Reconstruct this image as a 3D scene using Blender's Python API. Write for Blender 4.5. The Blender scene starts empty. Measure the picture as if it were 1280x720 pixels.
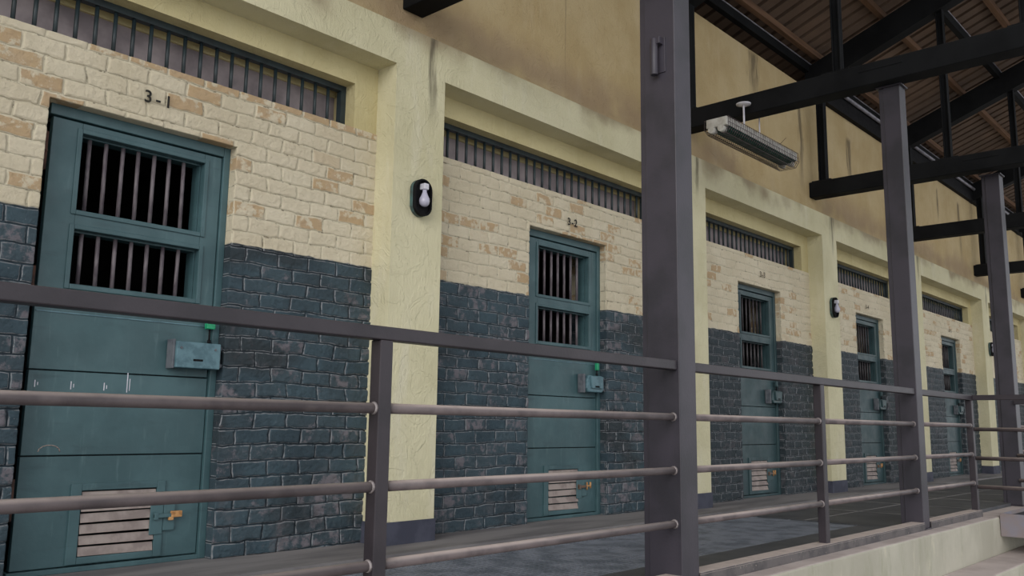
import bpy, bmesh, math, random
import numpy as np
from mathutils import Vector, Matrix, noise
random.seed(7)
S = bpy.context.scene
COL = S.collection

# ------------------------------------------------------------------ camera, sky, light, exposure
def view_axes(yaw, pitch, roll):
    y, p, r = map(math.radians, (yaw, pitch, roll))
    F = Vector((math.sin(y)*math.cos(p), math.cos(y)*math.cos(p), math.sin(p)))
    R = Vector((math.cos(y), -math.sin(y), 0)); U = R.cross(F)
    return F, R*math.cos(r)+U*math.sin(r), U*math.cos(r)-R*math.sin(r)
F, R, U = view_axes(47.828, 8.8212, 0.7857)
cam = bpy.data.objects.new('camera', bpy.data.cameras.new('camera'))
COL.objects.link(cam)
cam.matrix_world = Matrix(((R.x, U.x, -F.x, 0), (R.y, U.y, -F.y, -3.9952), (R.z, U.z, -F.z, 0.6571), (0, 0, 0, 1)))
cam.data.sensor_width = 36
cam.data.lens = 36*1100.99/1280
cam.data.clip_end = 200
S.camera = cam

W = bpy.data.worlds.new('World'); S.world = W; W.use_nodes = True
wt = W.node_tree; bg = wt.nodes['Background']
bg.inputs['Color'].default_value = (0.93, 0.96, 1.0, 1)
bg.inputs['Strength'].default_value = 1.0
sun = bpy.data.objects.new('sun', bpy.data.lights.new('sun', 'SUN')); COL.objects.link(sun)
sun.data.energy = 1.3; sun.data.angle = math.radians(40); sun.data.color = (1.0, 0.97, 0.92)
sun.rotation_euler = Vector((-.82, -.42, .36)).to_track_quat('Z', 'Y').to_euler()
S.view_settings.view_transform = 'Standard'; S.view_settings.look = 'None'
S.view_settings.gamma = 1; S.view_settings.use_curve_mapping = False
S.view_settings.exposure = 0.2

# ------------------------------------------------------------------ helpers
def sr(r, g, b):
    f = lambda c: (c/255/12.92) if c/255 <= .04045 else ((c/255+.055)/1.055)**2.4
    return (f(r), f(g), f(b), 1)

class NT:
    """tiny node-tree writer"""
    def __init__(s, name):
        s.m = bpy.data.materials.new(name); s.m.use_nodes = True
        s.t = s.m.node_tree; s.b = s.t.nodes['Principled BSDF']
        s.tc = s.t.nodes.new('ShaderNodeTexCoord')
    def put(s, sock, v):
        if isinstance(v, bpy.types.NodeSocket): s.t.links.new(v, sock)
        elif v is not None:
            if hasattr(sock.default_value, '__len__') and not hasattr(v, '__len__'): v = [v]*len(sock.default_value)
            sock.default_value = v
    def math(s, op, a, b=None, c=None, clamp=False):
        n = s.t.nodes.new('ShaderNodeMath'); n.operation = op; n.use_clamp = clamp
        for i, v in enumerate((a, b, c)):
            if v is not None: s.put(n.inputs[i], v)
        return n.outputs[0]
    def mix(s, f, a, b, mode='MIX'):
        n = s.t.nodes.new('ShaderNodeMix'); n.data_type = 'RGBA'; n.blend_type = mode
        s.put(n.inputs[0], f); s.put(n.inputs[6], a); s.put(n.inputs[7], b)
        return n.outputs[2]
    def noise(s, vec, scale, detail=4, rough=.55, dist=0):
        n = s.t.nodes.new('ShaderNodeTexNoise'); s.put(n.inputs['Vector'], vec)
        n.inputs['Scale'].default_value = scale; n.inputs['Detail'].default_value = detail
        n.inputs['Roughness'].default_value = rough; n.inputs['Distortion'].default_value = dist
        return n.outputs['Fac']
    def ramp(s, v, lo, hi, a=0., b=1.):
        n = s.t.nodes.new('ShaderNodeMapRange'); n.clamp = True; n.interpolation_type = 'SMOOTHSTEP'
        s.put(n.inputs[0], v); n.inputs[1].default_value = lo; n.inputs[2].default_value = hi
        n.inputs[3].default_value = a; n.inputs[4].default_value = b
        return n.outputs[0]
    def mapv(s, vec, scale=(1, 1, 1), loc=(0, 0, 0)):
        n = s.t.nodes.new('ShaderNodeMapping'); s.put(n.inputs[0], vec)
        n.inputs['Scale'].default_value = scale; n.inputs['Location'].default_value = loc
        return n.outputs[0]
    def sep(s, vec):
        n = s.t.nodes.new('ShaderNodeSeparateXYZ'); s.put(n.inputs[0], vec); return n.outputs
    def pos(s):
        return s.t.nodes.new('ShaderNodeNewGeometry').outputs['Position']
    def nrm(s):
        return s.t.nodes.new('ShaderNodeNewGeometry').outputs['Normal']
    def bump(s, h, strength=.5, dist=.01):
        n = s.t.nodes.new('ShaderNodeBump'); n.inputs['Strength'].default_value = strength
        n.inputs['Distance'].default_value = dist; s.put(n.inputs['Height'], h)
        s.t.links.new(n.outputs[0], s.b.inputs['Normal'])
    def done(s, color, rough=.7, metal=0., spec=.4):
        s.put(s.b.inputs['Base Color'], color); s.put(s.b.inputs['Roughness'], rough)
        s.put(s.b.inputs['Metallic'], metal); s.b.inputs['Specular IOR Level'].default_value = spec
        return s.m

def mat_noisy(name, base, alt, scale=6, lo=.4, hi=.65, rough=.6, spec=.4, metal=0., speck=None, speck_at=.7, bump=.15, bscale=90, stretch=(1, 1, 1), dust=None, dust_amt=.6):
    n = NT(name); p = n.mapv(n.pos(), stretch)
    c = n.mix(n.ramp(n.noise(p, scale), lo, hi), base, alt)
    if speck:
        c = n.mix(n.ramp(n.noise(p, scale*5.3, 5, .7), speck_at, speck_at+.06), c, speck)
    if dust:
        up = n.ramp(n.sep(n.nrm())[2], .15, .8)
        c = n.mix(n.math('MULTIPLY', up, n.ramp(n.noise(p, 14, 4), .2, .6, dust_amt*.7, dust_amt)), c, dust)
    n.bump(n.noise(p, bscale, 4), bump, .004)
    return n.done(c, rough, metal, spec)

M = {}
M['steel'] = mat_noisy('painted_dark_steel', sr(52, 46, 52), sr(42, 37, 43), 5, speck=sr(112, 104, 106), speck_at=.70, rough=.45, spec=.5, dust=sr(110, 98, 98), dust_amt=.15)
M['steel_col'] = mat_noisy('painted_column_steel', sr(60, 56, 65), sr(47, 45, 52), 3, speck=sr(116, 110, 112), speck_at=.73, rough=.45, spec=.5)
M['steel_roof'] = mat_noisy('painted_roof_steel', sr(26, 27, 29), sr(19, 20, 22), 3, rough=.75, spec=.12, dust=sr(70, 68, 66), dust_amt=.3)
M['rail_worn'] = mat_noisy('worn_rail_tube', sr(106, 96, 97), sr(84, 76, 78), 8, speck=sr(150, 128, 104), speck_at=.74, rough=.5, spec=.4, dust=sr(182, 168, 162), dust_amt=.75)
M['weld'] = mat_noisy('pale_weld_bead', sr(150, 142, 142), sr(120, 112, 112), 60, rough=.6)
M['kerb_steel'] = mat_noisy('scuffed_kerb_angle', sr(100, 95, 95), sr(78, 75, 77), 9, speck=sr(150, 140, 132), speck_at=.62, rough=.7, dust=sr(186, 172, 166), dust_amt=1.0)
M['roof_sheet'] = mat_noisy('brown_roof_sheet', sr(118, 98, 84), sr(98, 82, 71), 1.2, rough=.75, spec=.2)
M['wood'] = mat_noisy('weathered_wood_purlin', sr(122, 94, 74), sr(100, 76, 60), 5, rough=.8, spec=.2, stretch=(.3, 4, 4))
M['galv'] = mat_noisy('galvanised_conduit', sr(150, 148, 156), sr(120, 118, 126), 10, rough=.4, metal=.4)
M['grille'] = mat_noisy('dark_green_grille_paint', sr(40, 53, 57), sr(30, 41, 45), 10, rough=.45, spec=.5)
M['bar_iron'] = mat_noisy('worn_iron_bar', sr(112, 104, 108), sr(84, 76, 82), 14, speck=sr(112, 74, 60), speck_at=.66, rough=.5, stretch=(3, 3, 1))
M['bar_dark'] = mat_noisy('shaded_worn_iron_bar', sr(72, 68, 70), sr(54, 50, 52), 14, rough=.5)  # darker bar colour carries the same distance shading on the far doors
M['rust'] = mat_noisy('rusty_hinge', sr(84, 58, 48), sr(58, 44, 40), 20, rough=.8)
M['dark_room'] = mat_noisy('dark_cell_plaster', sr(70, 66, 66), sr(54, 50, 52), 3, rough=.9)
M['vent_back'] = mat_noisy('grey_plaster_behind_grille', sr(160, 149, 150), sr(124, 115, 118), 5, lo=.35, hi=.7, rough=.9, bump=.4, bscale=20)
M['slat'] = mat_noisy('dusty_louvre_slat', sr(158, 146, 140), sr(134, 122, 118), 12, speck=sr(110, 84, 70), speck_at=.76, rough=.7)
M['brass'] = mat_noisy('brass_tab', sr(196, 148, 96), sr(160, 112, 66), 40, rough=.45)
M['rust_iron'] = mat_noisy('old_hasp_iron', sr(96, 88, 84), sr(120, 92, 70), 40, rough=.6)
M['green'] = mat_noisy('bright_green_plastic', sr(40, 160, 112), sr(30, 140, 96), 30, rough=.35)
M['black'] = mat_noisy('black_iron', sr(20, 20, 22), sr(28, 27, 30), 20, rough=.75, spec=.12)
M['box_paint'] = mat_noisy('light_teal_box_paint', sr(98, 130, 140), sr(78, 108, 118), 22, speck=sr(58, 64, 76), speck_at=.66, rough=.45)
M['box_side'] = mat_noisy('grey_box_side', sr(102, 106, 112), sr(80, 84, 92), 22, rough=.5)
M['lamp_rim'] = mat_noisy('teal_lamp_rim', sr(70, 98, 98), sr(58, 66, 66), 30, rough=.4)
M['white'] = mat_noisy('white_porcelain', sr(215, 213, 222), sr(200, 198, 208), 20, rough=.3)
M['bulb'] = mat_noisy('frosted_bulb_glass', sr(190, 188, 205), sr(180, 178, 196), 20, rough=.15, spec=.6, bump=0)
M['lamp_white'] = mat_noisy('white_lamp_enamel', sr(200, 198, 192), sr(176, 172, 164), 14, rough=.4)
M['lamp_green'] = mat_noisy('dark_green_reflector', sr(16, 72, 62), sr(12, 52, 46), 14, rough=.6, spec=.15)
M['tube'] = mat_noisy('fluorescent_tube_glass', sr(176, 182, 178), sr(160, 168, 164), 14, rough=.25)
M['wire'] = mat_noisy('grey_guard_wire', sr(84, 70, 72), sr(60, 52, 52), 14, rough=.5)
M['landing'] = mat_noisy('galvanised_landing_channel', sr(132, 130, 142), sr(140, 126, 122), 3, lo=.35, hi=.6, rough=.5, metal=.15, bump=.1)
M['landing_top'] = mat_noisy('dark_landing_deck', sr(50, 52, 60), sr(42, 44, 52), 9, rough=.6)
M['number_paint'] = mat_noisy('black_stencil_paint', sr(30, 29, 27), sr(44, 42, 36), 40, rough=.8)
M['number_worn'] = mat_noisy('faded_stencil_paint', sr(78, 68, 56), sr(120, 106, 84), 60, rough=.8)
M['ground'] = mat_noisy('yard_concrete', sr(168, 164, 158), sr(150, 146, 140), 1.5, rough=.9)

def door_paint(name='teal_door_paint', k=1.0):
    n = NT(name); p = n.tc.outputs['Object']
    c = n.mix(n.ramp(n.noise(p, 3.2, 5), .35, .68), sr(60, 87, 92), sr(74, 103, 108))
    c = n.mix(n.ramp(n.noise(n.mapv(p, (7, 7, .9)), 5, 4), .60, .78, 0, .35), c, sr(104, 130, 134))
    c = n.mix(n.ramp(n.noise(n.mapv(p, (1.2, 1, 6)), 4, 4), .58, .75, 0, .4), c, sr(50, 70, 76))
    c = n.mix(n.ramp(n.noise(p, 30, 6, .7), .72, .78, 0, .75), c, sr(176, 186, 182))
    c = n.mix(n.ramp(n.noise(n.mapv(p, (3, 1, 1), (4, 2, 9)), 8, 6, .7), .66, .80, 0, .6), c, sr(42, 58, 66))
    c = n.mix(1.0, c, (k, k, k, 1), 'MULTIPLY')
    n.bump(n.noise(p, 40, 4), .2, .004)
    return n.done(c, n.ramp(n.noise(p, 8), .3, .7, .38, .55), 0, .5)
M['door'] = door_paint()
M['door_dark'] = door_paint('shaded_teal_door_paint', .62)  # darkened copy of the door paint, stands for distance shading on far doors
M['door_seam'] = mat_noisy('dark_seam_paint', sr(30, 42, 46), sr(26, 36, 40), 10, rough=.7)

def streaks(n, x, z, lst, c, col, amt=.7):
    """dirt run-off marks: (x centre, half width, z bottom, z top)"""
    nz = n.noise(n.mapv(n.pos(), (18, 1, 2.5)), 1, 4)
    for (x0, w, z0, z1) in lst:
        wx = n.math('ADD', x, n.math('MULTIPLY', n.math('SUBTRACT', nz, .5), w*3))
        d = n.ramp(n.math('ABSOLUTE', n.math('SUBTRACT', wx, x0)), 0, w, 1, 0)
        a = n.math('MULTIPLY', n.ramp(z, z0, z0+(z1-z0)*.7), n.ramp(z, z1-.02, z1+.06, 1, 0))
        c = n.mix(n.math('MULTIPLY', n.math('MULTIPLY', d, a), amt), c, col)
    return c

def plaster(name, c1, c2, c3, chips, streak=(), band=None, rough=.85, base=None):
    n = NT(name); p = n.pos(); s = n.sep(p); x, z = s[0], s[2]
    c = n.mix(n.ramp(n.noise(p, 1.6, 6, .6), .35, .65), c1, c2)
    c = n.mix(n.ramp(n.noise(n.mapv(p, (5, 5, 1)), 1.5, 5, .6), .52, .75, 0, .55), c, c3)
    c = n.mix(n.ramp(n.noise(p, 11, 8, .75, .4), .665, .70, 0, .55), c, chips)
    if band:   # (z centre, half height, colour, strength) soot lying along a ledge
        zz = n.math('ADD', z, n.math('MULTIPLY', n.math('SUBTRACT', n.noise(p, 2.2, 5), .5), .5))
        d = n.ramp(n.math('ABSOLUTE', n.math('SUBTRACT', zz, band[0])), 0, band[1], 1, 0)
        c = n.mix(n.math('MULTIPLY', n.math('MULTIPLY', d, n.ramp(n.noise(p, 1.1, 3), .38, .58)), band[3]), c, band[2])
    c = streaks(n, x, z, streak, c, sr(70, 62, 52))
    h = n.math('ADD', n.noise(p, 12, 8, .7, .6), n.math('ADD', n.math('MULTIPLY', n.noise(n.mapv(p, (3, 3, .6)), 22, 6, .7), .6), n.math('MULTIPLY', n.ramp(n.noise(p, 5, 4, .6, 1.5), .50, .53), .25)))
    n.bump(h, .7, .012)
    return n.done(c, rough, 0, .25)

XP = [0.02, 3.187, 6.364, 9.266, 12.158, 15.52, 18.75, 21.9]       # left edges of the pilasters
PW, PD = 0.392, 0.169
M['pilaster'] = plaster('yellow_green_plaster', sr(216, 209, 176), sr(204, 197, 162), sr(220, 214, 192), sr(160, 153, 128),
    streak=[(3.47, .05, 2.35, 3.0), (6.62, .04, 2.6, 3.0), (9.55, .07, 2.5, 3.0), (12.45, .05, 2.6, 3.0), (15.8, .06, 2.5, 3.0)],
    band=(3.06, .20, sr(140, 122, 98), .75))
M['panel'] = plaster('ochre_cream_plaster', sr(206, 194, 150), sr(194, 181, 136), sr(212, 202, 162), sr(150, 136, 100))
M['upper'] = plaster('upper_tan_plaster', sr(194, 174, 134), sr(182, 160, 118), sr(200, 182, 148), sr(158, 138, 106),
    streak=[(4.98, .007, 2.9, 4.9), (9.2, .07, 3.1, 4.3), (8.1, .15, 3.9, 4.5), (14.1, .06, 3.7, 4.3), (10.6, .1, 3.4, 4.2), (15.2, .1, 3.2, 4.3)],
    band=(3.22, .30, sr(146, 124, 104), .6))
M['plinth'] = mat_noisy('blue_grey_plinth_paint', sr(72, 74, 88), sr(60, 62, 76), 8, speck=sr(100, 100, 110), speck_at=.7, rough=.75)
M['concrete_strip'] = mat_noisy('grey_threshold_concrete', sr(136, 132, 132), sr(106, 103, 105), 2.5, speck=sr(90, 84, 84), speck_at=.66, rough=.75, stretch=(.35, 2, 2))
M['strip_dark'] = mat_noisy('dark_drain_edge', sr(86, 84, 84), sr(70, 68, 70), 4, rough=.7)
M['floor'] = mat_noisy('slate_floor', sr(80, 81, 85), sr(64, 66, 71), 3, speck=sr(110, 108, 106), speck_at=.7, rough=.6)
M['grate'] = mat_noisy('blue_grey_grating', sr(122, 127, 138), sr(94, 100, 110), 7, rough=.55, speck=sr(140, 146, 156), speck_at=.68)
M['grate_dark'] = mat_noisy('dark_pit', sr(40, 42, 48), sr(34, 36, 42), 7, rough=.8)

def base_concrete():
    n = NT('stained_base_concrete'); p = n.pos(); s = n.sep(p)
    c = n.mix(n.ramp(n.noise(p, 1.8, 5), .35, .65), sr(184, 180, 166), sr(168, 164, 150))
    c = n.mix(n.ramp(n.noise(n.mapv(p, (3.5, 1, 1.2)), 1.4, 7, .7), .5, .72, 0, .6), c, sr(150, 150, 130))
    c = n.mix(n.ramp(n.noise(n.mapv(p, (5, 1, 1.5), (3, 0, 0)), 2, 7, .7), .55, .75, 0, .6), c, sr(206, 200, 178))
    c = n.mix(n.ramp(n.sep(n.nrm())[2], .5, .9), c, n.mix(n.ramp(n.noise(p, 4, 5), .4, .65), sr(188, 176, 172), sr(172, 160, 156)))
    n.bump(n.noise(p, 20, 6), .35, .01)
    return n.done(c, .85, 0, .25)
M['base'] = base_concrete()

def brick_paint():
    n = NT('painted_brick'); uv = n.tc.outputs['UV']; p = n.pos(); z = n.sep(p)[2]
    def brick(ms, smooth, sc=1.0):
        b = n.t.nodes.new('ShaderNodeTexBrick'); n.put(b.inputs['Vector'], uv)
        b.offset = .5; b.offset_frequency = 2; b.squash = 1
        b.inputs['Color1'].default_value = (0, 0, 0, 1); b.inputs['Color2'].default_value = (1, 1, 1, 1)
        b.inputs['Mortar'].default_value = (0, 0, 0, 1); b.inputs['Scale'].default_value = 1
        b.inputs['Mortar Size'].default_value = ms; b.inputs['Mortar Smooth'].default_value = smooth
        b.inputs['Bias'].default_value = 0; b.inputs['Brick Width'].default_value = .19; b.inputs['Row Height'].default_value = .077
        return b.outputs['Color'], b.outputs['Fac']
    rnd, fac = brick(.0045, .35)
    rnd0, edge = brick(.010, .6)
    rough_n = n.noise(p, 26, 6, .7)
    # cream upper coat
    c = n.mix(n.ramp(n.noise(p, 2.5, 5), .3, .7), sr(224, 213, 188), sr(211, 199, 172))
    c = n.mix(n.math('MULTIPLY', rnd, .35), c, sr(210, 195, 168))
    peel = n.math('MULTIPLY', n.ramp(rnd, .74, .80), n.ramp(n.math('ADD', n.noise(p, 16, 5, .65), n.math('MULTIPLY', n.noise(p, 1.3, 2), .5)), .66, .76))
    peel = n.math('MULTIPLY', peel, n.ramp(edge, .25, .6, 1, 0))
    c = n.mix(n.math('MULTIPLY', peel, .8), c, n.mix(n.noise(p, 12), sr(196, 160, 108), sr(178, 152, 126)))
    c = n.mix(n.math('MULTIPLY', edge, n.ramp(rough_n, .3, .6, .15, .6)), c, sr(226, 217, 192))
    crk = n.math('MULTIPLY', n.ramp(fac, .5, 1), n.ramp(n.noise(p, 22, 4, .7), .52, .66))
    c = n.mix(n.math('MULTIPLY', crk, .75), c, sr(112, 98, 76))
    # slate blue dado coat
    d = n.mix(n.ramp(n.noise(p, 3, 5), .35, .65), sr(64, 84, 94), sr(48, 65, 75))
    d = n.mix(n.math('MULTIPLY', rnd, .5), d, sr(70, 82, 88))
    d = n.mix(n.math('MULTIPLY', n.ramp(n.math('ADD', n.math('MULTIPLY', rnd0, .28), n.noise(p, 13, 6, .72)), .71, .83), .7), d, sr(128, 120, 126))
    xx = n.sep(p)[0]
    charcoal_shade = n.math('MAXIMUM', n.ramp(xx, 6.5, 7.0, 0, .7), n.math('MULTIPLY', n.ramp(n.noise(n.mapv(p, (1, 1, 1.6), (5.3, 0, 2.2)), 1.1, 3), .50, .62), .75))  # charcoal paint patches, plus distance shading put into the far bays' colour
    d = n.mix(charcoal_shade, d, n.mix(n.noise(p, 6, 4), sr(48, 54, 58), sr(36, 42, 46)))
    ring = n.math('MULTIPLY', n.ramp(edge, .15, .55), n.ramp(fac, .3, .9, 1, 0))
    d = n.mix(n.math('MULTIPLY', ring, n.ramp(rough_n, .38, .54, .05, .85)), d, sr(150, 152, 156))
    d = n.mix(n.math('MULTIPLY', n.ramp(fac, .4, .95), n.ramp(n.noise(p, 10, 4), .35, .6, .25, .75)), d, sr(34, 42, 50))
    d = n.mix(n.ramp(n.noise(p, 34, 6, .75), .64, .70, 0, .6), d, sr(146, 148, 152))
    low = n.math('MULTIPLY', n.ramp(z, .05, .75, 1, 0), n.ramp(n.noise(p, 7, 5, .7), .5, .68))
    d = n.mix(n.math('MULTIPLY', low, .45), d, sr(112, 108, 112))
    zz = n.math('ADD', z, n.math('MULTIPLY', n.math('SUBTRACT', n.noise(p, 9, 3), .5), .03))
    c = n.mix(n.ramp(zz, 1.544, 1.552, 1, 0), c, d)
    h = n.math('ADD', n.math('MULTIPLY', fac, -.8), n.math('ADD', n.math('MULTIPLY', n.noise(p, 42, 8, .75), 1.3), n.math('MULTIPLY', n.noise(p, 11, 6, .7, .8), 1.2)))
    n.bump(h, .8, .012)
    return n.done(c, n.ramp(z, 1.54, 1.56, .62, .85), 0, .35)
M['brick'] = brick_paint()

# ---------- mesh building
class MB:
    def __init__(s): s.bm = bmesh.new()
    def box(s, x0, x1, y0, y1, z0, z1):
        v = [s.bm.verts.new(c) for c in ((x0, y0, z0), (x1, y0, z0), (x1, y1, z0), (x0, y1, z0), (x0, y0, z1), (x1, y0, z1), (x1, y1, z1), (x0, y1, z1))]
        for f in ((0, 3, 2, 1), (4, 5, 6, 7), (0, 1, 5, 4), (1, 2, 6, 5), (2, 3, 7, 6), (3, 0, 4, 7)): s.bm.faces.new([v[i] for i in f])
        return s
    def tube(s, a, b, r, seg=14, r2=None):
        a, b = Vector(a), Vector(b); d = (b-a).normalized()
        k = Vector((0, 0, 1)) if abs(d.z) < .9 else Vector((1, 0, 0))
        p = d.cross(k).normalized(); q = d.cross(p); r2 = r if r2 is None else r2
        A = [s.bm.verts.new(a+(p*math.cos(t)+q*math.sin(t))*r) for t in (2*math.pi*i/seg for i in range(seg))]
        B = [s.bm.verts.new(b+(p*math.cos(t)+q*math.sin(t))*r2) for t in (2*math.pi*i/seg for i in range(seg))]
        for i in range(seg):
            f = s.bm.faces.new((A[i], A[(i+1) % seg], B[(i+1) % seg], B[i])); f.smooth = True
        s.bm.faces.new(A[::-1]); s.bm.faces.new(B)
        return s
    def prism(s, pts, axis, a, b):
        """pts: 2-D outline in the plane across axis, extruded from a to b"""
        def P(u, v, w): return {'x': (w, u, v), 'y': (u, w, v), 'z': (u, v, w)}[axis]
        A = [s.bm.verts.new(P(u, v, a)) for u, v in pts]; B = [s.bm.verts.new(P(u, v, b)) for u, v in pts]
        n = len(pts)
        for i in range(n): s.bm.faces.new((A[i], A[(i+1) % n], B[(i+1) % n], B[i]))
        s.bm.faces.new(A[::-1]); s.bm.faces.new(B)
        return s
    def lathe(s, prof, c, seg=20):
        rings = []
        for r, z in prof:
            rings.append([s.bm.verts.new((c[0]+r*math.cos(2*math.pi*i/seg), c[1]+r*math.sin(2*math.pi*i/seg), c[2]+z)) for i in range(seg)])
        for A, B in zip(rings, rings[1:]):
            for i in range(seg):
                f = s.bm.faces.new((A[i], A[(i+1) % seg], B[(i+1) % seg], B[i])); f.smooth = True
        s.bm.faces.new(rings[0][::-1]); s.bm.faces.new(rings[-1])
        return s
    def build(s, name, m, parent=None, bevel=0, origin=None):
        me = bpy.data.meshes.new(name)
        bmesh.ops.recalc_face_normals(s.bm, faces=s.bm.faces[:])
        if origin is not None: bmesh.ops.translate(s.bm, verts=s.bm.verts[:], vec=-Vector(origin))
        s.bm.to_mesh(me); s.bm.free(); me.materials.append(m)
        o = bpy.data.objects.new(name, me); COL.objects.link(o)
        if origin is not None: o.location = origin
        if parent: o.parent = parent
        if bevel:
            b = o.modifiers.new('bevel', 'BEVEL'); b.width = bevel; b.segments = 2; b.limit_method = 'ANGLE'; b.angle_limit = math.radians(50)
        return o

def empty(name, loc=(0, 0, 0)):
    o = bpy.data.objects.new(name, None); COL.objects.link(o); o.location = loc; o.empty_display_size = .1; return o
def tag(o, label=None, cat=None, group=None, kind=None):
    if label: o['label'] = label
    if cat: o['category'] = cat
    if group: o['group'] = group
    if kind: o['kind'] = kind
    return o
def struct(o, label=None, cat=None): return tag(o, label, cat, None, 'structure')
def copy_tree(o, parent=None):
    c = o.copy(); COL.objects.link(c)
    if parent: c.parent = parent
    for ch in [k for k in COL.objects if k.parent == o]: copy_tree(ch, c)
    return c

# ------------------------------------------------------------------ layout numbers
DR = [2.2645, 5.4759, 8.5216, 11.4631, 14.7483, 18.0]      # right edge of each door opening
DW, DH = .915, 2.05
ZT0, ZT1, ZL, ZTOP = 2.35, 2.62, 2.756, 4.53
bays = [(XP[i]+PW, XP[i+1], DR[i]+.02-DW, DR[i]+.02) for i in range(6)] + [(XP[6]+PW, XP[7], 20.6, 20.6+DW)]
T = .34                                                    # wall thickness

# ------------------------------------------------------------------ brick wall with real relief
def brick_wall():
    V, UVs, Fc = [], [], []
    bw, bh = .19, .077
    rs = np.random.RandomState(5)
    def axis_pts(a, b, step, flat0, flat1):
        n = max(2, int(round((b-a)/step))); xs = list(np.linspace(a, b, n+1)); fl = [1.]*(n+1)
        if flat0: xs = [a]+[a+.0012]+xs[1:]; fl = [0.]+fl
        if flat1: xs = xs[:-1]+[b-.0012, b]; fl = fl+[0.]
        return np.array(xs), np.array(fl)
    g = rs.rand(64, 64)
    def vn(x, y):       # smooth value noise
        x = x % 64; y = y % 64
        i = np.floor(x).astype(int); j = np.floor(y).astype(int); fx = x-i; fy = y-j
        fx = fx*fx*(3-2*fx); fy = fy*fy*(3-2*fy)
        a = g[i % 64, j % 64]; b = g[(i+1) % 64, j % 64]; c = g[i % 64, (j+1) % 64]; d = g[(i+1) % 64, (j+1) % 64]
        return (a*(1-fx)+b*fx)*(1-fy)+(c*(1-fx)+d*fx)*fy
    rb = rs.rand(512, 128)
    def panel(x0, x1, z0, z1, step, fx, fz):
        xs, flx = axis_pts(x0, x1, step, *fx); zs, flz = axis_pts(z0, z1, step, *fz)
        X, Z = np.meshgrid(xs, zs, indexing='ij'); FL = np.outer(flx, flz)
        u = X + .02*(vn(X*3.1, Z*4.3)-.5) + .012*(vn(X*11+7, Z*12)-.5) + .006*(vn(X*30+7, Z*32)-.5) + 40
        v = Z + .016*(vn(X*2.3+20, Z*3.3+9)-.5) + .009*(vn(X*10+31, Z*11+3)-.5) + .006*(vn(X*32+7, Z*30)-.5) + 7.7
        row = np.floor(v/bh); off = np.where(row % 2 == 0, bw*.5, 0)
        col = np.floor((u+off)/bw); lu = (u+off)-col*bw; lv = v-row*bh
        d = np.minimum(np.minimum(lu, bw-lu), np.minimum(lv, bh-lv))
        w = .0045+.004*vn(X*24+3, Z*24+8)
        t = np.clip(d/w-.35, 0, 1); t = t*t*(3-2*t)
        rnd = rb[col.astype(int) % 512, row.astype(int) % 128]
        rel = t*(.005+.005*rnd)*(.55+.9*vn(X*1.7, Z*1.9)) + .004*vn(X*35, Z*48)*t + .003*vn(X*60, Z*70)
        rel += t*(rb[(col.astype(int)+91) % 512, row.astype(int) % 128]-.5)*.10*(lv-bh/2)
        rel = rel*np.where(Z > 1.549, .62, 1.)
        Y = -np.maximum(rel, 0)*FL
        b0 = len(V); nz = len(zs)
        V.extend(zip(X.ravel(), Y.ravel(), Z.ravel())); UVs.extend(zip(u.ravel(), v.ravel()))
        i, j = np.meshgrid(np.arange(len(xs)-1), np.arange(nz-1), indexing='ij')
        q = b0+i*nz+j
        Fc.append(np.stack([q, q+nz, q+nz+1, q+1], -1).reshape(-1, 4))
    def quad(pts, uv):
        b0 = len(V); V.extend(pts); UVs.extend(uv); Fc.append(np.array([[b0, b0+1, b0+2, b0+3]]))
    for k, (L, Rr, dl, dr) in enumerate(bays):
        st = (.005, .007, .011, .015, .02, .04, .06)[k]
        L2 = max(L, 1.0) if k == 0 else L
        panel(L2, dl, 0, DH, st, (0, 1), (0, 0)); panel(dr, Rr, 0, DH, st, (1, 0), (0, 0))
        panel(L2, dl, DH, ZT0, st, (0, 0), (0, 1)); panel(dl, dr, DH, ZT0, st, (0, 0), (1, 1)); panel(dr, Rr, DH, ZT0, st, (0, 0), (0, 1))
        if k == 0: panel(L, L2, 0, ZT0, .03, (0, 0), (0, 1))
        for xx, s_ in ((dl, 1), (dr, -1)):        # jambs
            quad([(xx, 0, 0), (xx, T, 0), (xx, T, DH), (xx, 0, DH)], [(xx+40, 7.7), (xx+s_*-T+40, 7.7), (xx-s_*T+40, DH+7.7), (xx+40, DH+7.7)])
        quad([(dl, 0, DH), (dr, 0, DH), (dr, T, DH), (dl, T, DH)], [(dl+40, 9.75), (dr+40, 9.75), (dr+40, 9.79), (dl+40, 9.79)])
        quad([(L, 0, ZT0), (Rr, 0, ZT0), (Rr, T, ZT0), (L, T, ZT0)], [(L+40, 9.75), (Rr+40, 9.75), (Rr+40, 9.79), (L+40, 9.79)])
        # the inner face of the wall, towards the cells
        for a, b, c, e in ((L, dl, 0, DH), (dr, Rr, 0, DH), (L, Rr, DH, ZT0)):
            quad([(a, T, c), (a, T, e), (b, T, e), (b, T, c)], [(a, c), (a, e), (b, e), (b, c)])
    Fa = np.concatenate(Fc); me = bpy.data.meshes.new('wall_cells')
    Va = np.array(V, dtype=np.float32); Ua = np.array(UVs, dtype=np.float32)
    me.vertices.add(len(Va)); me.vertices.foreach_set('co', Va.ravel())
    me.loops.add(Fa.size); me.loops.foreach_set('vertex_index', Fa.ravel().astype(np.int32))
    me.polygons.add(len(Fa)); me.polygons.foreach_set('loop_start', np.arange(0, Fa.size, 4, dtype=np.int32))
    me.polygons.foreach_set('loop_total', np.full(len(Fa), 4, dtype=np.int32))
    uvl = me.uv_layers.new(name='UVMap'); uvl.data.foreach_set('uv', Ua[Fa.ravel()].ravel())
    me.update(calc_edges=True); me.validate(); me.materials.append(M['brick'])
    o = bpy.data.objects.new('wall_cells', me); COL.objects.link(o)
    return o
struct(brick_wall())

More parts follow.
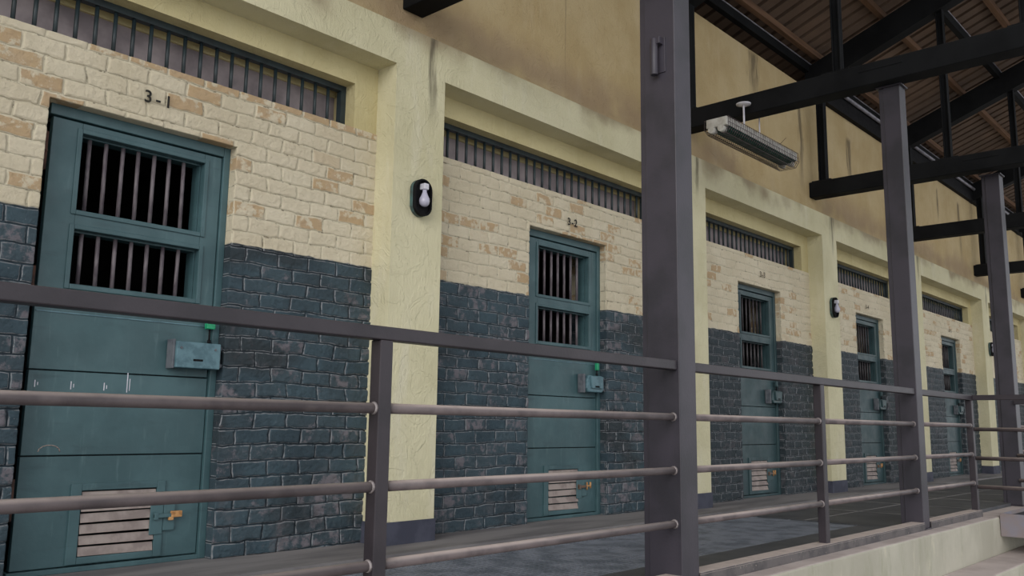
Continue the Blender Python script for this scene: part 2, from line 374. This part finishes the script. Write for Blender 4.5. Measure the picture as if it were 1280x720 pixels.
# plaster panels round the vents, pilasters and lintels
b = MB(); MG = .155
for (L, Rr, dl, dr) in bays:
    b.box(L, Rr, 0, T, ZT1, ZL+.02)
    b.box(L, L+MG, .0, T, ZT0+.001, ZT1); b.box(Rr-MG-.013, Rr, .0, T, ZT0+.001, ZT1)
struct(b.build('wall_panel', M['panel']))
for i, x in enumerate(XP):
    o = MB().box(x, x+PW, -PD, T, 0, 3.005).build('trim_%d' % (i+1), M['pilaster'], bevel=0); struct(o)
    MB().box(x-.006, x+PW+.006, -PD-.008, .001, -.01, .118).build('plinth', M['plinth'], o)
b = MB()
for (L, Rr, dl, dr) in bays: b.box(L, Rr, -PD, T, ZL, 3.005)
b.box(-1.6, XP[0], -PD, T, ZL, 3.005)
struct(b.build('trim_9', M['pilaster']))
o = MB().box(-1.6, 24, 0, T, 3.0, ZTOP).build('wall_upper', M['upper']); struct(o)
o = MB().box(-1.6, XP[0], -.02, T, 0, ZL).build('wall_left', M['upper']); struct(o)
# dark cells behind the doors, and the plaster closing the vents
b = MB()
b.box(-1.6, 24, 2.6, 2.7, 0, 3.0).box(-1.6, 24, T, 2.6, ZT0-.1, ZT0).box(-1.6, 24, T, 2.6, -.1, 0)
b.box(-1.7, -1.6, T, 2.7, -.1, 3).box(24, 24.1, T, 2.7, -.1, 3)
for x in XP: b.box(x+.1, x+.3, T, 2.6, 0, ZT0-.1)
struct(b.build('wall_inner', M['dark_room']))
b = MB()
for (L, Rr, dl, dr) in bays:
    b.box(L, Rr, .20, T-.002, ZT0-.0, ZT1)
struct(b.build('wall_vent_back', M['vent_back']))
b = MB()
for (L, Rr, dl, dr) in bays: b.box(L+MG, Rr-MG, .185, .2, ZT1-.042, ZT1)
b.build('vent_lip', M['panel'], bpy.data.objects['wall_vent_back'])

# ------------------------------------------------------------------ floor
b = MB(); b.prism([(.34, -.3), (.34, 0), (0, 0), (-.40, -.012), (-.40, -.3)], 'x', -1.6, 24)
struct(b.build('floor_threshold', M['concrete_strip']))
MB().box(-1.6, 24, -.47, -.40, -.3, -.03).build('drain_edge', M['strip_dark'], bpy.data.objects['floor_threshold'])
b = MB(); b.box(6.50, 24, -1.76, -.47, -.2, -.018)
struct(b.build('floor', M['floor']))
b = MB()
for x in (7.55, 8.6, 9.65, 10.7, 12.5): b.box(x, x+.018, -1.74, -.48, -.0185, -.016)
b.box(6.5, 20, -1.1, -1.085, -.0185, -.016)
b.build('joint', M['concrete_strip'], bpy.data.objects['floor'])
b = MB(); b.box(-1.6, 6.50, -1.76, -1.50, -.2, -.02); b.box(-1.6, 6.5, -1.5, -.47, -.3, -.09)
struct(b.build('floor_margin', M['floor']))
g = empty('floor_grating', (2.5, -1, -.05)); tag(g, 'blue grey slotted steel floor grating along the first cells', 'grating')
b = MB(); x = -1.5
while x < 6.48: b.box(x, x+.020, -1.49, -.48, -.085, -.022); x += .038
for y in (-1.49, -1.25, -.98, -.71, -.49): b.box(-1.55, 6.49, y-.006, y+.006, -.087, -.021)
o = b.build('slats', M['grate']); o.parent = g; o.matrix_parent_inverse = Matrix.Translation(-g.location)

# base of the walkway, yard
b = MB(); b.box(-1.6, 24, -1.97, -1.755, -.6, -.045)
b.box(6.72, 24, -2.24, -1.97, -1.1, -.335); b.box(-1.6, 24, -1.94, -1.5, -1.1, -.6)
o = b.build('wall_base', M['base'], bevel=.012); struct(o)
o = MB().box(-14, 34, -30, -1.9, -1.2, -1.0).build('ground', M['ground']); struct(o)

# ------------------------------------------------------------------ cell doors
def make_door(n, variant):
    """origin at the lower left corner of the door opening, on the wall face"""
    r = empty('door_%d' % n); w = DW
    P = lambda mb, name, m, par=r, bev=.003: mb.build(name, M[m], par, bev)
    fy = .055
    P(MB().box(-.01, .06, fy+.10, fy+.12, 0, DH), 'gap_shade_strip', 'black', r, 0)  # black strip put in for the shade of the hinge-side gap
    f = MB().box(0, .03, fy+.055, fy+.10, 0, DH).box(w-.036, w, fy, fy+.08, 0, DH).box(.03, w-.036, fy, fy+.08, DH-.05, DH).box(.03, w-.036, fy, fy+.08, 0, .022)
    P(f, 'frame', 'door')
    y0, y1 = fy+.012, fy+.05; a, c = .048, w-.040
    wx0, wx1 = .178, .782
    # leaf: stiles, rails and three sheet panels
    lf = MB()
    lf.box(a, wx0, y0, y1, 1.215, DH-.056).box(wx1, c, y0, y1, 1.215, DH-.056)
    lf.box(wx0, wx1, y0, y1, 1.945, DH-.056).box(wx0, wx1, y0, y1, 1.50, 1.588).box(wx0, wx1, y0, y1, 1.215, 1.25)
    P(lf, 'leaf_frame', 'door')
    for z0, z1, dy in ((.868, 1.213, .003), (.500, .862, .0), (.026, .494, .003)):
        P(MB().box(a, c, y0+.004+dy, y1, z0, z1), 'sheet_panel', 'door', r, .002)
    P(MB().box(a+.004, c-.004, y1-.01, y1+.01, .03, 1.21), 'backing_sheet', 'door_seam', r, 0)
    for z0, z1 in ((1.588, 1.945), (1.25, 1.50)):
        t = .022
        wf = MB().box(wx0-t, wx0, y0-.007, y0+.002, z0-t, z1+t).box(wx1, wx1+t, y0-.007, y0+.002, z0-t, z1+t)
        wf.box(wx0, wx1, y0-.007, y0+.002, z1, z1+t).box(wx0, wx1, y0-.007, y0+.002, z0-t, z0)
        o = P(wf, 'window_frame', 'door')
        lin = MB().box(wx1-.008, wx1, y1, y1+.07, z0, z1).box(wx0, wx0+.008, y1, y1+.07, z0, z1).box(wx0+.008, wx1-.008, y1, y1+.07, z0, z0+.008).box(wx0+.008, wx1-.008, y1, y1+.07, z1-.008, z1)
        P(lin, 'window_lining', 'door', o, 0)
        for k in range(7):
            x = wx0+.055+k*.0775
            P(MB().tube((x, y1+.012, z0-.004), (x+random.uniform(-.003, .003), y1+.012, z1+.004), .0095, 10), 'bar', 'bar_iron', r, 0)
    P(MB().box(a+.006, c-.006, y0+.003, y0+.0072, 1.118, 1.123), 'seam_bead', 'box_paint', r, 0)
    if variant == 0:
        for q, z, hh in ((.075, .79, .03), (.225, .785, .035), (.37, .785, .035), (.475, .78, .09)):
            P(MB().box(q, q+.004, y0+.0025, y0+.0045, z, z+hh).box(q+.012, q+.015, y0+.0025, y0+.0045, z+.008, z+hh*.7), 'paint_drip', 'white', r, 0)
        am = MB()
        for k in range(7):
            t0, t1 = math.pi*k/7, math.pi*(k+1)/7
            am.tube((.16-.045*math.cos(t0), y0+.0035, .515+.028*math.sin(t0)), (.16-.045*math.cos(t1), y0+.0035, .515+.028*math.sin(t1)), .0025, 5)
        P(am, 'chalk_mark', 'slat', r, 0)
    # food hatch low in the door
    hx0, hx1, hz0, hz1 = .265, .695, .030, .375
    lx0, lx1, lz0, lz1 = .312, .655, .060, .344
    yh = y0-.004
    hf = MB().box(hx0, lx0, yh, yh+.014, hz0, hz1).box(lx1, hx1, yh, yh+.014, hz0, hz1).box(lx0, lx1, yh, yh+.014, lz1, hz1).box(lx0, lx1, yh, yh+.014, hz0, lz0)
    hf.box(hx1, hx1+.006, y0-.0, y0+.012, hz0, hz1)
    h = P(hf, 'hatch', 'door')
    P(MB().box(lx0, lx1, yh+.011, yh+.0125, lz0, lz1), 'hatch_back', 'black', h, 0)
    ns = 6
    for k in range(ns):
        z = lz0+.004+k*(lz1-lz0)/ns; s = (lz1-lz0)/ns; d = random.uniform(-.004, .004)
        if variant == 1 and k == ns-1: pass
        sl = MB(); x0_, x1_ = lx0+.003, lx1-.003
        A = [(x0_, yh-.001, z), (x1_, yh-.001, z+d), (x1_, yh+.009, z+s*.80+d), (x0_, yh+.009, z+s*.80)]
        B_ = [(p[0], p[1]+.002, p[2]) for p in A]
        va = [sl.bm.verts.new(q) for q in A+B_]
        for fi in ((0, 1, 2, 3), (7, 6, 5, 4), (0, 4, 5, 1), (1, 5, 6, 2), (2, 6, 7, 3), (3, 7, 4, 0)): sl.bm.faces.new([va[i] for i in fi])
        P(sl, 'louvre_slat', 'slat', h, 0)
    P(MB().box(.628, .690, yh-.006, yh+.001, .130, .285).box(.692, .748, yh-.006, yh+.008, .145, .285), 'hasp_plate', 'door', h)
    lt = P(MB().box(.640, .730, yh-.022, yh-.010, .206, .224).box(.640, .660, yh-.024, yh-.004, .198, .232), 'latch_bolt', 'rust_iron' if variant else 'door', h, .002)
    if variant == 0:
        P(MB().box(.722, .775, yh-.026, yh-.008, .205, .234).box(.712, .735, yh-.024, yh-.008, .192, .208), 'brass_tab', 'brass', lt)
    else:
        P(MB().tube((.735, yh-.018, .19), (.735, yh-.018, .245), .006).tube((.735, yh-.018, .215), (.775, yh-.018, .222), .005).tube((.775, yh-.018, .20), (.775, yh-.018, .245), .007), 'hook', 'brass', lt, 0)
    # lock box
    bx0, bx1, bz0, bz1 = .665, .892, .905, 1.030
    if variant == 0:
        lk = P(MB().box(bx0, bx1, -.012, y0, bz0, bz1), 'lock_box', 'box_paint', r, .004)
        P(MB().box(bx0-.012, bx0-.0005, .004, y0, bz0-.004, bz1+.01), 'side_plate', 'box_side', lk, .002)
        P(MB().box(bx0+.085, bx0+.135, -.0135, -.010, bz0+.034, bz0+.044), 'key_slot', 'black', lk, 0)
        for q, z in ((bx0+.02, bz1-.03), (bx1-.03, bz1-.03)):
            P(MB().tube((q, -.018, z), (q, -.01, z), .006, 8), 'rivet', 'box_side', lk, 0)
    else:
        pts = [(bx0+.03, bz0), (bx1-.03, bz0), (bx1-.008, bz0+.03), (bx1-.014, bz1-.03), (bx1-.03, bz1), (bx0+.03, bz1), (bx0+.012, bz1-.03), (bx0+.008, bz0+.03)]
        lk = P(MB().prism(pts, 'y', -.004, y0), 'lock_box', 'box_paint', r, .008)
        P(MB().prism([(bx0+.055, bz0+.028), (bx1-.055, bz0+.028), (bx1-.035, bz1-.006), (bx0+.035, bz1-.006)], 'y', -.022, -.002), 'cover', 'box_paint', lk, .006)
        P(MB().box(bx0-.016, bx0+.004, .01, y0, bz0-.004, bz1+.01), 'side_plate', 'box_side', lk, .002)
        P(MB().box(bx0+.085, bx0+.135, -.0235, -.019, bz0+.036, bz0+.048), 'key_slot', 'black', lk, 0)
    k = P(MB().tube((bx1+.012, .025, bz0+.01), (bx1+.012, .025, bz1-.01), .009).tube((bx1+.012, .010, bz1-.02), (bx1+.012, .03, bz1-.02), .011, 8).tube((bx1+.012, .010, bz0+.02), (bx1+.012, .03, bz0+.02), .011, 8), 'bolt_rod', 'box_side', r, 0)
    k = P(MB().tube((bx1-.035, .045, bz1), (bx1-.035, .045, bz1+.075), .005).tube((bx1-.035, .045, bz1+.0), (bx1-.035, .045, bz1+.022), .009, 10), 'pull_chain', 'black', r, 0)
    P(MB().box(bx1-.058, bx1-.012, .03, .058, bz1+.075, bz1+.11) if variant == 0 else MB().box(bx1-.048, bx1-.022, .03, .055, bz1+.045, bz1+.10), 'green_tag', 'green', k, .004)
    for z in (1.82, 1.22, .32):
        P(MB().tube((.012, .035, z-.085), (.012, .035, z+.085), .012, 12).tube((.012, .035, z-.006), (.012, .035, z+.006), .0135, 12), 'hinge', 'rust', r, 0)
    return r
d0 = make_door(1, 0); d0.location = (bays[0][2], 0, 0)
struct(d0, 'teal steel cell door numbered 3-1, with a brass tab on its hatch latch', 'door')
d1 = make_door(2, 1); d1.location = (bays[1][2], 0, 0)
struct(d1, 'teal steel cell door under the black 3-2, left of the big steel column', 'door')
labs = ['teal cell door just right of the big near column, lock box half way up',
        'narrow-looking teal cell door between the second lamp and the second column',
        'small distant teal cell door right of the second column', 'far cell door mostly hidden behind the third column',
        'farthest cell door beyond the third column']
for i in range(2, 7):
    c = copy_tree(d1)
    for o in [k for k in COL.objects if k.parent == c]:
        for q in [o]+[k for k in COL.objects if k.parent == o]:
            if q.material_slots and q.material_slots[0].material in (M['door'], M['box_paint'], M['green']):
                q.material_slots[0].link = 'OBJECT'; q.material_slots[0].material = M['door_dark']
            elif q.material_slots and q.material_slots[0].material == M['bar_iron']:
                q.material_slots[0].link = 'OBJECT'; q.material_slots[0].material = M['bar_dark']
    c.name = 'door_%d' % (i+1); c.location = (bays[i][2], 0, 0); c['label'] = labs[i-2]

# stencilled numbers
def number(txt, x, z, size, m, label, gap=1.0):
    cu = bpy.data.curves.new('n', 'FONT'); cu.body = txt; cu.size = size; cu.extrude = .0006; cu.offset = .0012; cu.align_x = 'CENTER'; cu.space_character = gap
    t = bpy.data.objects.new('n', cu); COL.objects.link(t); bpy.context.view_layer.update()
    me = bpy.data.meshes.new_from_object(t.evaluated_get(bpy.context.evaluated_depsgraph_get())); bpy.data.objects.remove(t)
    me.materials.append(M[m]) if not me.materials else None
    me.materials.clear(); me.materials.append(M[m])
    o = bpy.data.objects.new('cell_number', me); COL.objects.link(o)
    o.rotation_euler = (math.pi/2, 0, 0); o.location = (x, -.0165, z); tag(o, label, 'number', 'stencilled cell numbers')
number('3-1', 1.848, 2.148, .085, 'number_paint', 'black stencilled 3-1 on cream brick over the nearest door', 1.35)
number('3-2', 5.055, 2.128, .078, 'number_paint', 'black stencilled 3-2 on cream brick over the second door', 1.2)
number('3-3', 8.13, 2.150, .078, 'number_worn', 'worn stencilled 3-3 over the door right of the big column', 1.2)
number('3-4', 10.93, 2.128, .070, 'number_worn', 'nearly rubbed out 3-4 over the fourth door', 1.2)
number('3-5', 14.28, 2.128, .075, 'number_worn', 'faint 3-5 over the small door past the second column', 1.3)

# ------------------------------------------------------------------ barred vents
glab = ['long barred vent over the nearest cell door, cut by the top left corner', 'barred vent over door 3-2, running to the big column',
        'barred vent just right of the big column', 'barred vent left of the second column', 'barred vent right of the second column',
        'dark barred vent behind the third column', 'farthest barred vent beyond the third column']
for k, (L, Rr, dl, dr) in enumerate(bays):
    x0, x1 = L+MG, Rr-MG-.013
    gr = empty('vent_grille', (x0, .1, ZT0)); tag(gr, glab[k], 'grille', 'barred vents above the cell doors')
    def P(mb, name, origin=(x0, .1, ZT0)):
        o = mb.build(name, M['grille'], None, 0); o.parent = gr; o.matrix_parent_inverse = Matrix.Translation(-Vector((x0, .1, ZT0))); return o
    P(MB().box(x0, x1, .085, .125, ZT1-.034, ZT1), 'top_rail'); P(MB().box(x0, x0+.03, .085, .125, ZT0, ZT1-.034), 'side_post')
    P(MB().box(x1-.036, x1, .085, .125, ZT0, ZT1-.034), 'side_post'); P(MB().box(x0+.03, x1-.036, .09, .12, ZT0, ZT0+.006), 'bottom_rail')
    x = x1-.036-.0885+.01
    while x > x0+.05:
        if x > 1.0: P(MB().tube((x, .105, ZT0), (x, .105, ZT1-.03), .0098, 10), 'bar')
        x -= .0885

# ------------------------------------------------------------------ oval wall lamps
def make_wall_lamp():
    r = empty('wall_lamp')
    def oval(rx, rz, n=28): 
        pts = []
        for i in range(n):
            t = 2*math.pi*i/n; pts.append((rx*math.cos(t), (rz-rx)*(1 if math.sin(t) >= 0 else -1)+rx*math.sin(t)))
        return pts
    MB().prism(oval(.068, .112), 'y', -.028, 0).build('backplate', M['lamp_rim'], r, .004)
    bz = MB(); O, I = oval(.068, .112), oval(.058, .102)
    n = len(O)
    for y in (-.048, -.028): pass
    vo = [[bz.bm.verts.new((u, y, v)) for u, v in c] for c, y in ((O, -.028), (O, -.05), (I, -.05), (I, -.028))]
    for A, B in zip(vo, vo[1:]+vo[:1]):
        for i in range(n): bz.bm.faces.new((A[i], A[(i+1) % n], B[(i+1) % n], B[i]))
    bz.build('rim', M['black'], r)
    MB().prism(oval(.057, .101), 'y', -.030, -.0285).build('dish', M['black'], r)
    MB().box(-.018, .018, -.075, -.03, .045, .082).build('socket', M['white'], r, .005)
    MB().lathe([(.013, .046), (.013, .03), (.02, .012), (.0305, -.01), (.032, -.025), (.028, -.042), (.016, -.054), (.004, -.058)], (0, -.056, 0)).build('bulb', M['bulb'], r)
    return r
wl = make_wall_lamp(); wl.location = (3.385, -PD, 1.972)
tag(wl, 'oval wall lamp with bare bulb on the pilaster between doors 3-1 and 3-2', 'lamp', 'oval wall lamps')
for x, lab in ((9.46, 'oval wall lamp with bare bulb on the pilaster left of the second column'), (15.80, 'distant oval wall lamp at the left edge of the third column')):
    c = copy_tree(wl); c.location = (x, -PD, 1.972); c['label'] = lab

# ------------------------------------------------------------------ columns
CX = [3.503, 6.755, 9.62, 12.75, 16.0, 19.2]; CY0, CY1 = -1.872, -1.655
TB = [3.21, 3.292, 3.225, 3.21, 3.21, 3.21]
clab = ['big dark H-section steel column in the middle foreground', 'dark steel column right of centre carrying the second tie beam',
        'third dark steel column near the right edge', 'fourth steel column, beyond the right edge', 'fifth steel column, farther along the walk', 'last steel column of the row']
for i, x in enumerate(CX):
    c = empty('steel_column', (x, -1.76, -.045)); tag(c, clab[i], 'column', 'steel columns along the railing')
    def P(mb, name, m='steel_col', bev=.002):
        o = mb.build(name, M[m], None, bev); o.parent = c; o.matrix_parent_inverse = Matrix.Translation(-Vector((x, -1.76, -.045))); return o
    h = TB[i]-.012; CY1 = (-1.655, -1.70, -1.695)[min(i, 2)]; CW = (.145, .13, .15)[min(i, 2)]
    P(MB().box(x, x+CW, CY0+.012, CY1-.032, -.035, h), 'shaft', bev=.004)
    P(MB().box(x+.010, x+CW-.005, CY1-.030, CY1, -.035, h), 'rear_channel', bev=.003)
    P(MB().box(x-.012, x+CW+.01, CY0-.005, CY1+.015, h, TB[i]), 'cap_plate')
    P(MB().box(x-.01, x+CW+.01, CY0+.004, CY1+.012, -.045, -.035), 'base_plate')
    if i == 0:
        P(MB().tube((x-.032, -1.765, 2.345), (x-.032, -1.765, 2.53), .019, 16).box(x-.04, x, -1.80, -1.745, 2.50, 2.535).box(x-.006, x+.001, -1.81, -1.73, 2.36, 2.54), 'flag_socket')

# ------------------------------------------------------------------ trusses
TX = [3.44, 6.72, 9.455, 12.40, 15.93, 19.1]
tlab = ['roof truss whose tie beam end shows at the top edge, left of centre', 'roof truss resting on the second column, long tie beam crossing top right',
        'roof truss bearing on the third column', 'truss seen behind the second column', 'far truss seen at the third column', 'farthest truss of the row']
for i, x in enumerate(TX):
    tb = TB[i]; t = empty('roof_truss', (x, 0, tb)); tag(t, tlab[i], 'truss', 'steel roof trusses')
    def P(mb, name, m='steel_roof', bev=.003):
        o = mb.build(name, M[m], None, bev); o.parent = t; o.matrix_parent_inverse = Matrix.Translation(-Vector((x, 0, tb))); return o
    P(MB().box(x-.084, x+.084, -5.0, 0, tb, tb+.175), 'tie_beam', bev=.008)
    rz = lambda y: 4.44-.38*y
    P(MB().prism([(0, rz(0)+.02), (-5.0, rz(-5.0)+.02), (-5.0, rz(-5.0)+.31), (0, rz(0)+.31)], 'x', x-.075, x+.075), 'rafter')
    for j, (y, w) in enumerate(((-.05 if i == 1 else -.14, .085), (-1.41 if i == 1 else -1.45, .07), (-2.75, .075), (-4.9, .09))):
        zt = rz(y)+.06
        P(MB().box(x-w/2, x+w/2, y-w/2, y-w/2+.012, tb+.17, zt).box(x-w/2, x+w/2, y+w/2-.012, y+w/2, tb+.17, zt).box(x-.006, x+.006, y-w/2, y+w/2, tb+.17, zt), 'strut')
        P(MB().box(x-.075, x+.075, y-.11, y+.11, tb+.174, tb+.186), 'cleat_plate')
    P(MB().box(x-.09, x-.075, -1.93, -1.60, tb+.11, tb+.125), 'cover_plate')

# ------------------------------------------------------------------ roof
def roof():
    bm = bmesh.new(); pitch, a = .19, .075; x = -2.; prof = []
    while x < 25:
        prof += [(x, 0), (x+.128, 0), (x+.136, a), (x+.180, a), (x+.188, 0)]; x += pitch+.01
    for k, y in enumerate((.95, -.9, -3.7)):
        pass
    rows = [[bm.verts.new((px, y, 4.885-.38*y+pz)) for px, pz in prof] for y in (.95, -1.3, -5.2)]
    top = [[bm.verts.new((px, y, 4.887-.38*y+pz)) for px, pz in prof] for y in (.95, -1.3, -5.2)]
    for R_ in (rows, top):
        for A, B in zip(R_, R_[1:]):
            for i in range(len(prof)-1): bm.faces.new((A[i], A[i+1], B[i+1], B[i]))
    me = bpy.data.meshes.new('roof'); bm.to_mesh(me); bm.free(); me.materials.append(M['roof_sheet'])
    o = bpy.data.objects.new('roof', me); COL.objects.link(o); return o
struct(roof())
rw = MB().box(-2, 24, .95, 1.0, 3.0, 4.9).build('wall_gutter', M['upper']); struct(rw)
for y, lab in ((-.125, 'brown wooden purlin nearest the wall'), (-.86, 'brown wooden purlin under the roof sheets, second from the wall'), (-1.68, 'brown wooden purlin above the column line'), (-2.5, 'brown wooden purlin nearest the roof edge'), ):
    z = 4.84-.38*y
    o = MB().box(-2, 24, y-.03, y+.03, z-.035, z+.035).build('wood_purlin', M['wood']); tag(o, lab, 'purlin', 'wooden roof purlins')
for y, lab in ((-.02, 'dark steel eave channel with a pale top edge along the wall head'), (-1.33, 'dark steel channel purlin in the upper right corner'), (-2.1, 'dark steel channel purlin past the column line'), (-4.9, 'dark steel channel at the roof edge')):
    z = 4.80-.38*y
    c = MB()
    c.prism([(y-.03, z-.10), (y+.03, z-.10), (y+.03, z-.09), (y-.02, z-.09), (y-.02, z-.01), (y+.03, z-.01), (y+.03, z), (y-.03, z)], 'x', -2, 24)
    o = c.build('steel_purlin', M['steel_roof']); tag(o, lab, 'purlin', 'steel channel purlins')
    MB().tube((-2, y-.034, z), (24, y-.034, z), .007, 6).build('edge_lip', M['galv'], o)
o = MB().box(9.75, 24, -.06, -.0, 4.47, 4.69).build('eave_beam', M['black']); tag(o, 'black eave beam along the head of the wall past the third truss', 'beam')
o = MB().tube((9.60, -.088, 4.675), (24, -.088, 4.675), .024, 12).build('conduit_pipe', M['galv']); tag(o, 'silver conduit pipe running along the black eave beam', 'pipe')

# ------------------------------------------------------------------ railings
YR = -1.823; ZR = [.9361, .7021, .4623, .2277]
def railing(x0, x1, posts, lab):
    g = empty('railing', (x0, YR, 0)); tag(g, lab, 'railing', 'steel pipe railings')
    def P(mb, name, m, bev=0):
        o = mb.build(name, M[m], None, bev); o.parent = g; o.matrix_parent_inverse = Matrix.Translation(-Vector((x0, YR, 0))); return o
    P(MB().box(x0, x1, YR-.026, YR+.026, ZR[0]-.021, ZR[0]+.022), 'top_rail', 'steel', .004)
    for p in posts:
        P(MB().box(p-.025, p+.025, YR-.025, YR+.025, -.0, ZR[0]-.021), 'post', 'steel', .004)
    xs = [x0]+posts+[x1]
    for z in ZR[1:]:
        for a, b_ in zip(xs, xs[1:]):
            a2 = a+(.024 if a in posts else 0); b2 = b_-(.024 if b_ in posts else 0)
            if b2-a2 < .1: continue
            o = P(MB().tube((a2, YR, z), (b2, YR, z), .0165, 16), 'rail', 'rail_worn')
            P(MB().tube((b2-.008, YR, z), (b2, YR, z), .0175, 14, .0215), 'weld', 'weld').parent = o
            bpy.data.objects[COL.objects[-1].name].matrix_parent_inverse = Matrix.Identity(4)
            COL.objects[-1].matrix_parent_inverse = Matrix.Identity(4)
    P(MB().box(x0, x1, YR-.045, YR+.05, .0, .008).box(x0, x1, YR-.045, YR-.037, -.045, .0).box(x0, x1, YR+.042, YR+.05, -.02, 0), 'kerb_angle', 'kerb_steel', .002)
railing(-1.6, CX[0], [-1.5, 1.79], 'dark steel railing left of the big column, four rails across the doors')
railing(CX[0]+.145, CX[1], [5.12], 'dark steel railing between the big column and the second column')
railing(CX[1]+.145, 8.225, [8.2], 'short dark steel railing right of the second column, ending at the opening')
railing(CX[2]+.145, 18.0, [11.2, 12.7, 14.4, 16.0], 'dark steel railing past the third column')
def return_rail(x, lab):
    g = empty('return_railing', (x, YR, 0)); tag(g, lab, 'railing', 'steel pipe railings')
    def P(mb, name, m, bev=0):
        o = mb.build(name, M[m], None, bev); o.parent = g; o.matrix_parent_inverse = Matrix.Translation(-Vector((x, YR, 0))); return o
    P(MB().box(x-.02, x+.02, -3.25, YR-.0265, ZR[0]-.021, ZR[0]+.022), 'top_rail', 'steel', .004)
    for z in ZR[1:]: P(MB().tube((x, -3.24, z-.03), (x, YR-.026, z-.03), .0165, 14), 'rail', 'rail_worn')
    P(MB().box(x-.025, x+.025, -3.28, -3.23, -.016, ZR[0]+.02), 'post', 'steel', .004)
return_rail(8.215, 'dark railing turning outward at the landing, from the last small post')
return_rail(9.60, 'second outward railing starting at the third column')

# steel landing at the opening
l = empty('steel_landing', (8.3, -1.98, -.2)); tag(l, 'galvanised steel landing edge at the lower right corner', 'landing')
for mb, nm, m in ((MB().box(8.30, 8.312, -3.3, -1.975, -.20, -.016).box(8.312, 8.36, -3.3, -1.975, -.20, -.19), 'side_channel', 'landing'),
                  (MB().box(8.312, 9.7, -1.985, -1.975, -.20, -.016), 'rear_channel', 'landing'),
                  (MB().box(8.312, 9.69, -3.29, -1.985, -.07, -.045), 'deck', 'landing_top'),
                  (MB().box(8.33, 8.39, -3.27, -3.21, -1.0, -.19), 'leg', 'landing'),
                  (MB().box(9.62, 9.68, -3.27, -3.21, -1.0, -.07), 'leg', 'landing'),
                  (MB().box(9.69, 9.702, -3.3, -1.975, -.20, -.016), 'side_channel', 'landing')):
    o = mb.build(nm, M[m], None, .002); o.parent = l; o.matrix_parent_inverse = Matrix.Translation(-Vector((8.3, -1.98, -.2)))

# ------------------------------------------------------------------ hanging caged fluorescent lamp
lx0, lx1, ly, lz = 6.05, 7.33, -.68, 3.045
hl = empty('hanging_lamp', (6.7, ly, lz)); tag(hl, 'white caged fluorescent lamp hung below the tie beam', 'lamp')
def P(mb, name, m, bev=0, par=hl):
    o = mb.build(name, M[m], None, bev); o.parent = par
    if par is hl: o.matrix_parent_inverse = Matrix.Translation(-Vector(hl.location))
    return o
P(MB().box(lx0, lx1, ly-.092, ly+.092, lz-.028, lz+.045), 'housing', 'lamp_white', .006)
P(MB().prism([(ly-.088, lz-.028), (ly+.088, lz-.028), (ly+.05, lz-.05), (ly-.05, lz-.05)], 'x', lx0+.05, lx1-.02), 'reflector', 'lamp_green')
for s_ in (-1, 1):
    P(MB().tube((lx0-.012, ly+s_*.042, lz-.048), (lx0+.05, ly+s_*.042, lz-.048), .028, 14), 'lamp_holder', 'lamp_white')
    P(MB().tube((lx1-.05, ly+s_*.042, lz-.048), (lx1, ly+s_*.042, lz-.048), .026, 14), 'lamp_holder', 'lamp_white')
cg = MB(); prof = [(ly-.104, lz+.04), (ly-.108, lz-.04), (ly-.075, lz-.088), (ly+.075, lz-.088), (ly+.108, lz-.04), (ly+.104, lz+.04)]
n = int((lx1-lx0)/.032)
for k in range(n+1):
    x = lx0+k*(lx1-lx0)/n
    for (a0, b0), (a1, b1) in zip(prof, prof[1:]): cg.tube((x, a0, b0), (x, a1, b1), .0024, 5)
for (a, b0) in prof+[(ly-.105, lz-.005), (ly+.105, lz-.005), (ly-.09, lz-.051), (ly+.09, lz-.051)]:
    cg.tube((lx0, a, b0), (lx1, a, b0), .0024, 5)
P(cg, 'wire_cage', 'wire')
P(MB().tube((6.52, ly, lz+.03), (6.52, ly, lz+.29), .008, 10), 'hanging_rod', 'white')
P(MB().tube((6.80, ly, lz+.03), (6.80, ly, TB[1]), .006, 10), 'hanging_rod', 'white')
P(MB().lathe([(.03, -.014), (.06, -.008), (.062, 0), (.04, .008)], (6.52, ly, lz+.297)), 'canopy', 'white')
P(MB().tube((6.54, ly, lz+.305), (6.64, ly, TB[1]+.075), .006, 8), 'cable', 'black')
P(MB().tube((7.05, ly-.02, lz+.03), (7.10, ly-.10, lz+.13), .002, 6), 'loose_wire', 'rust')
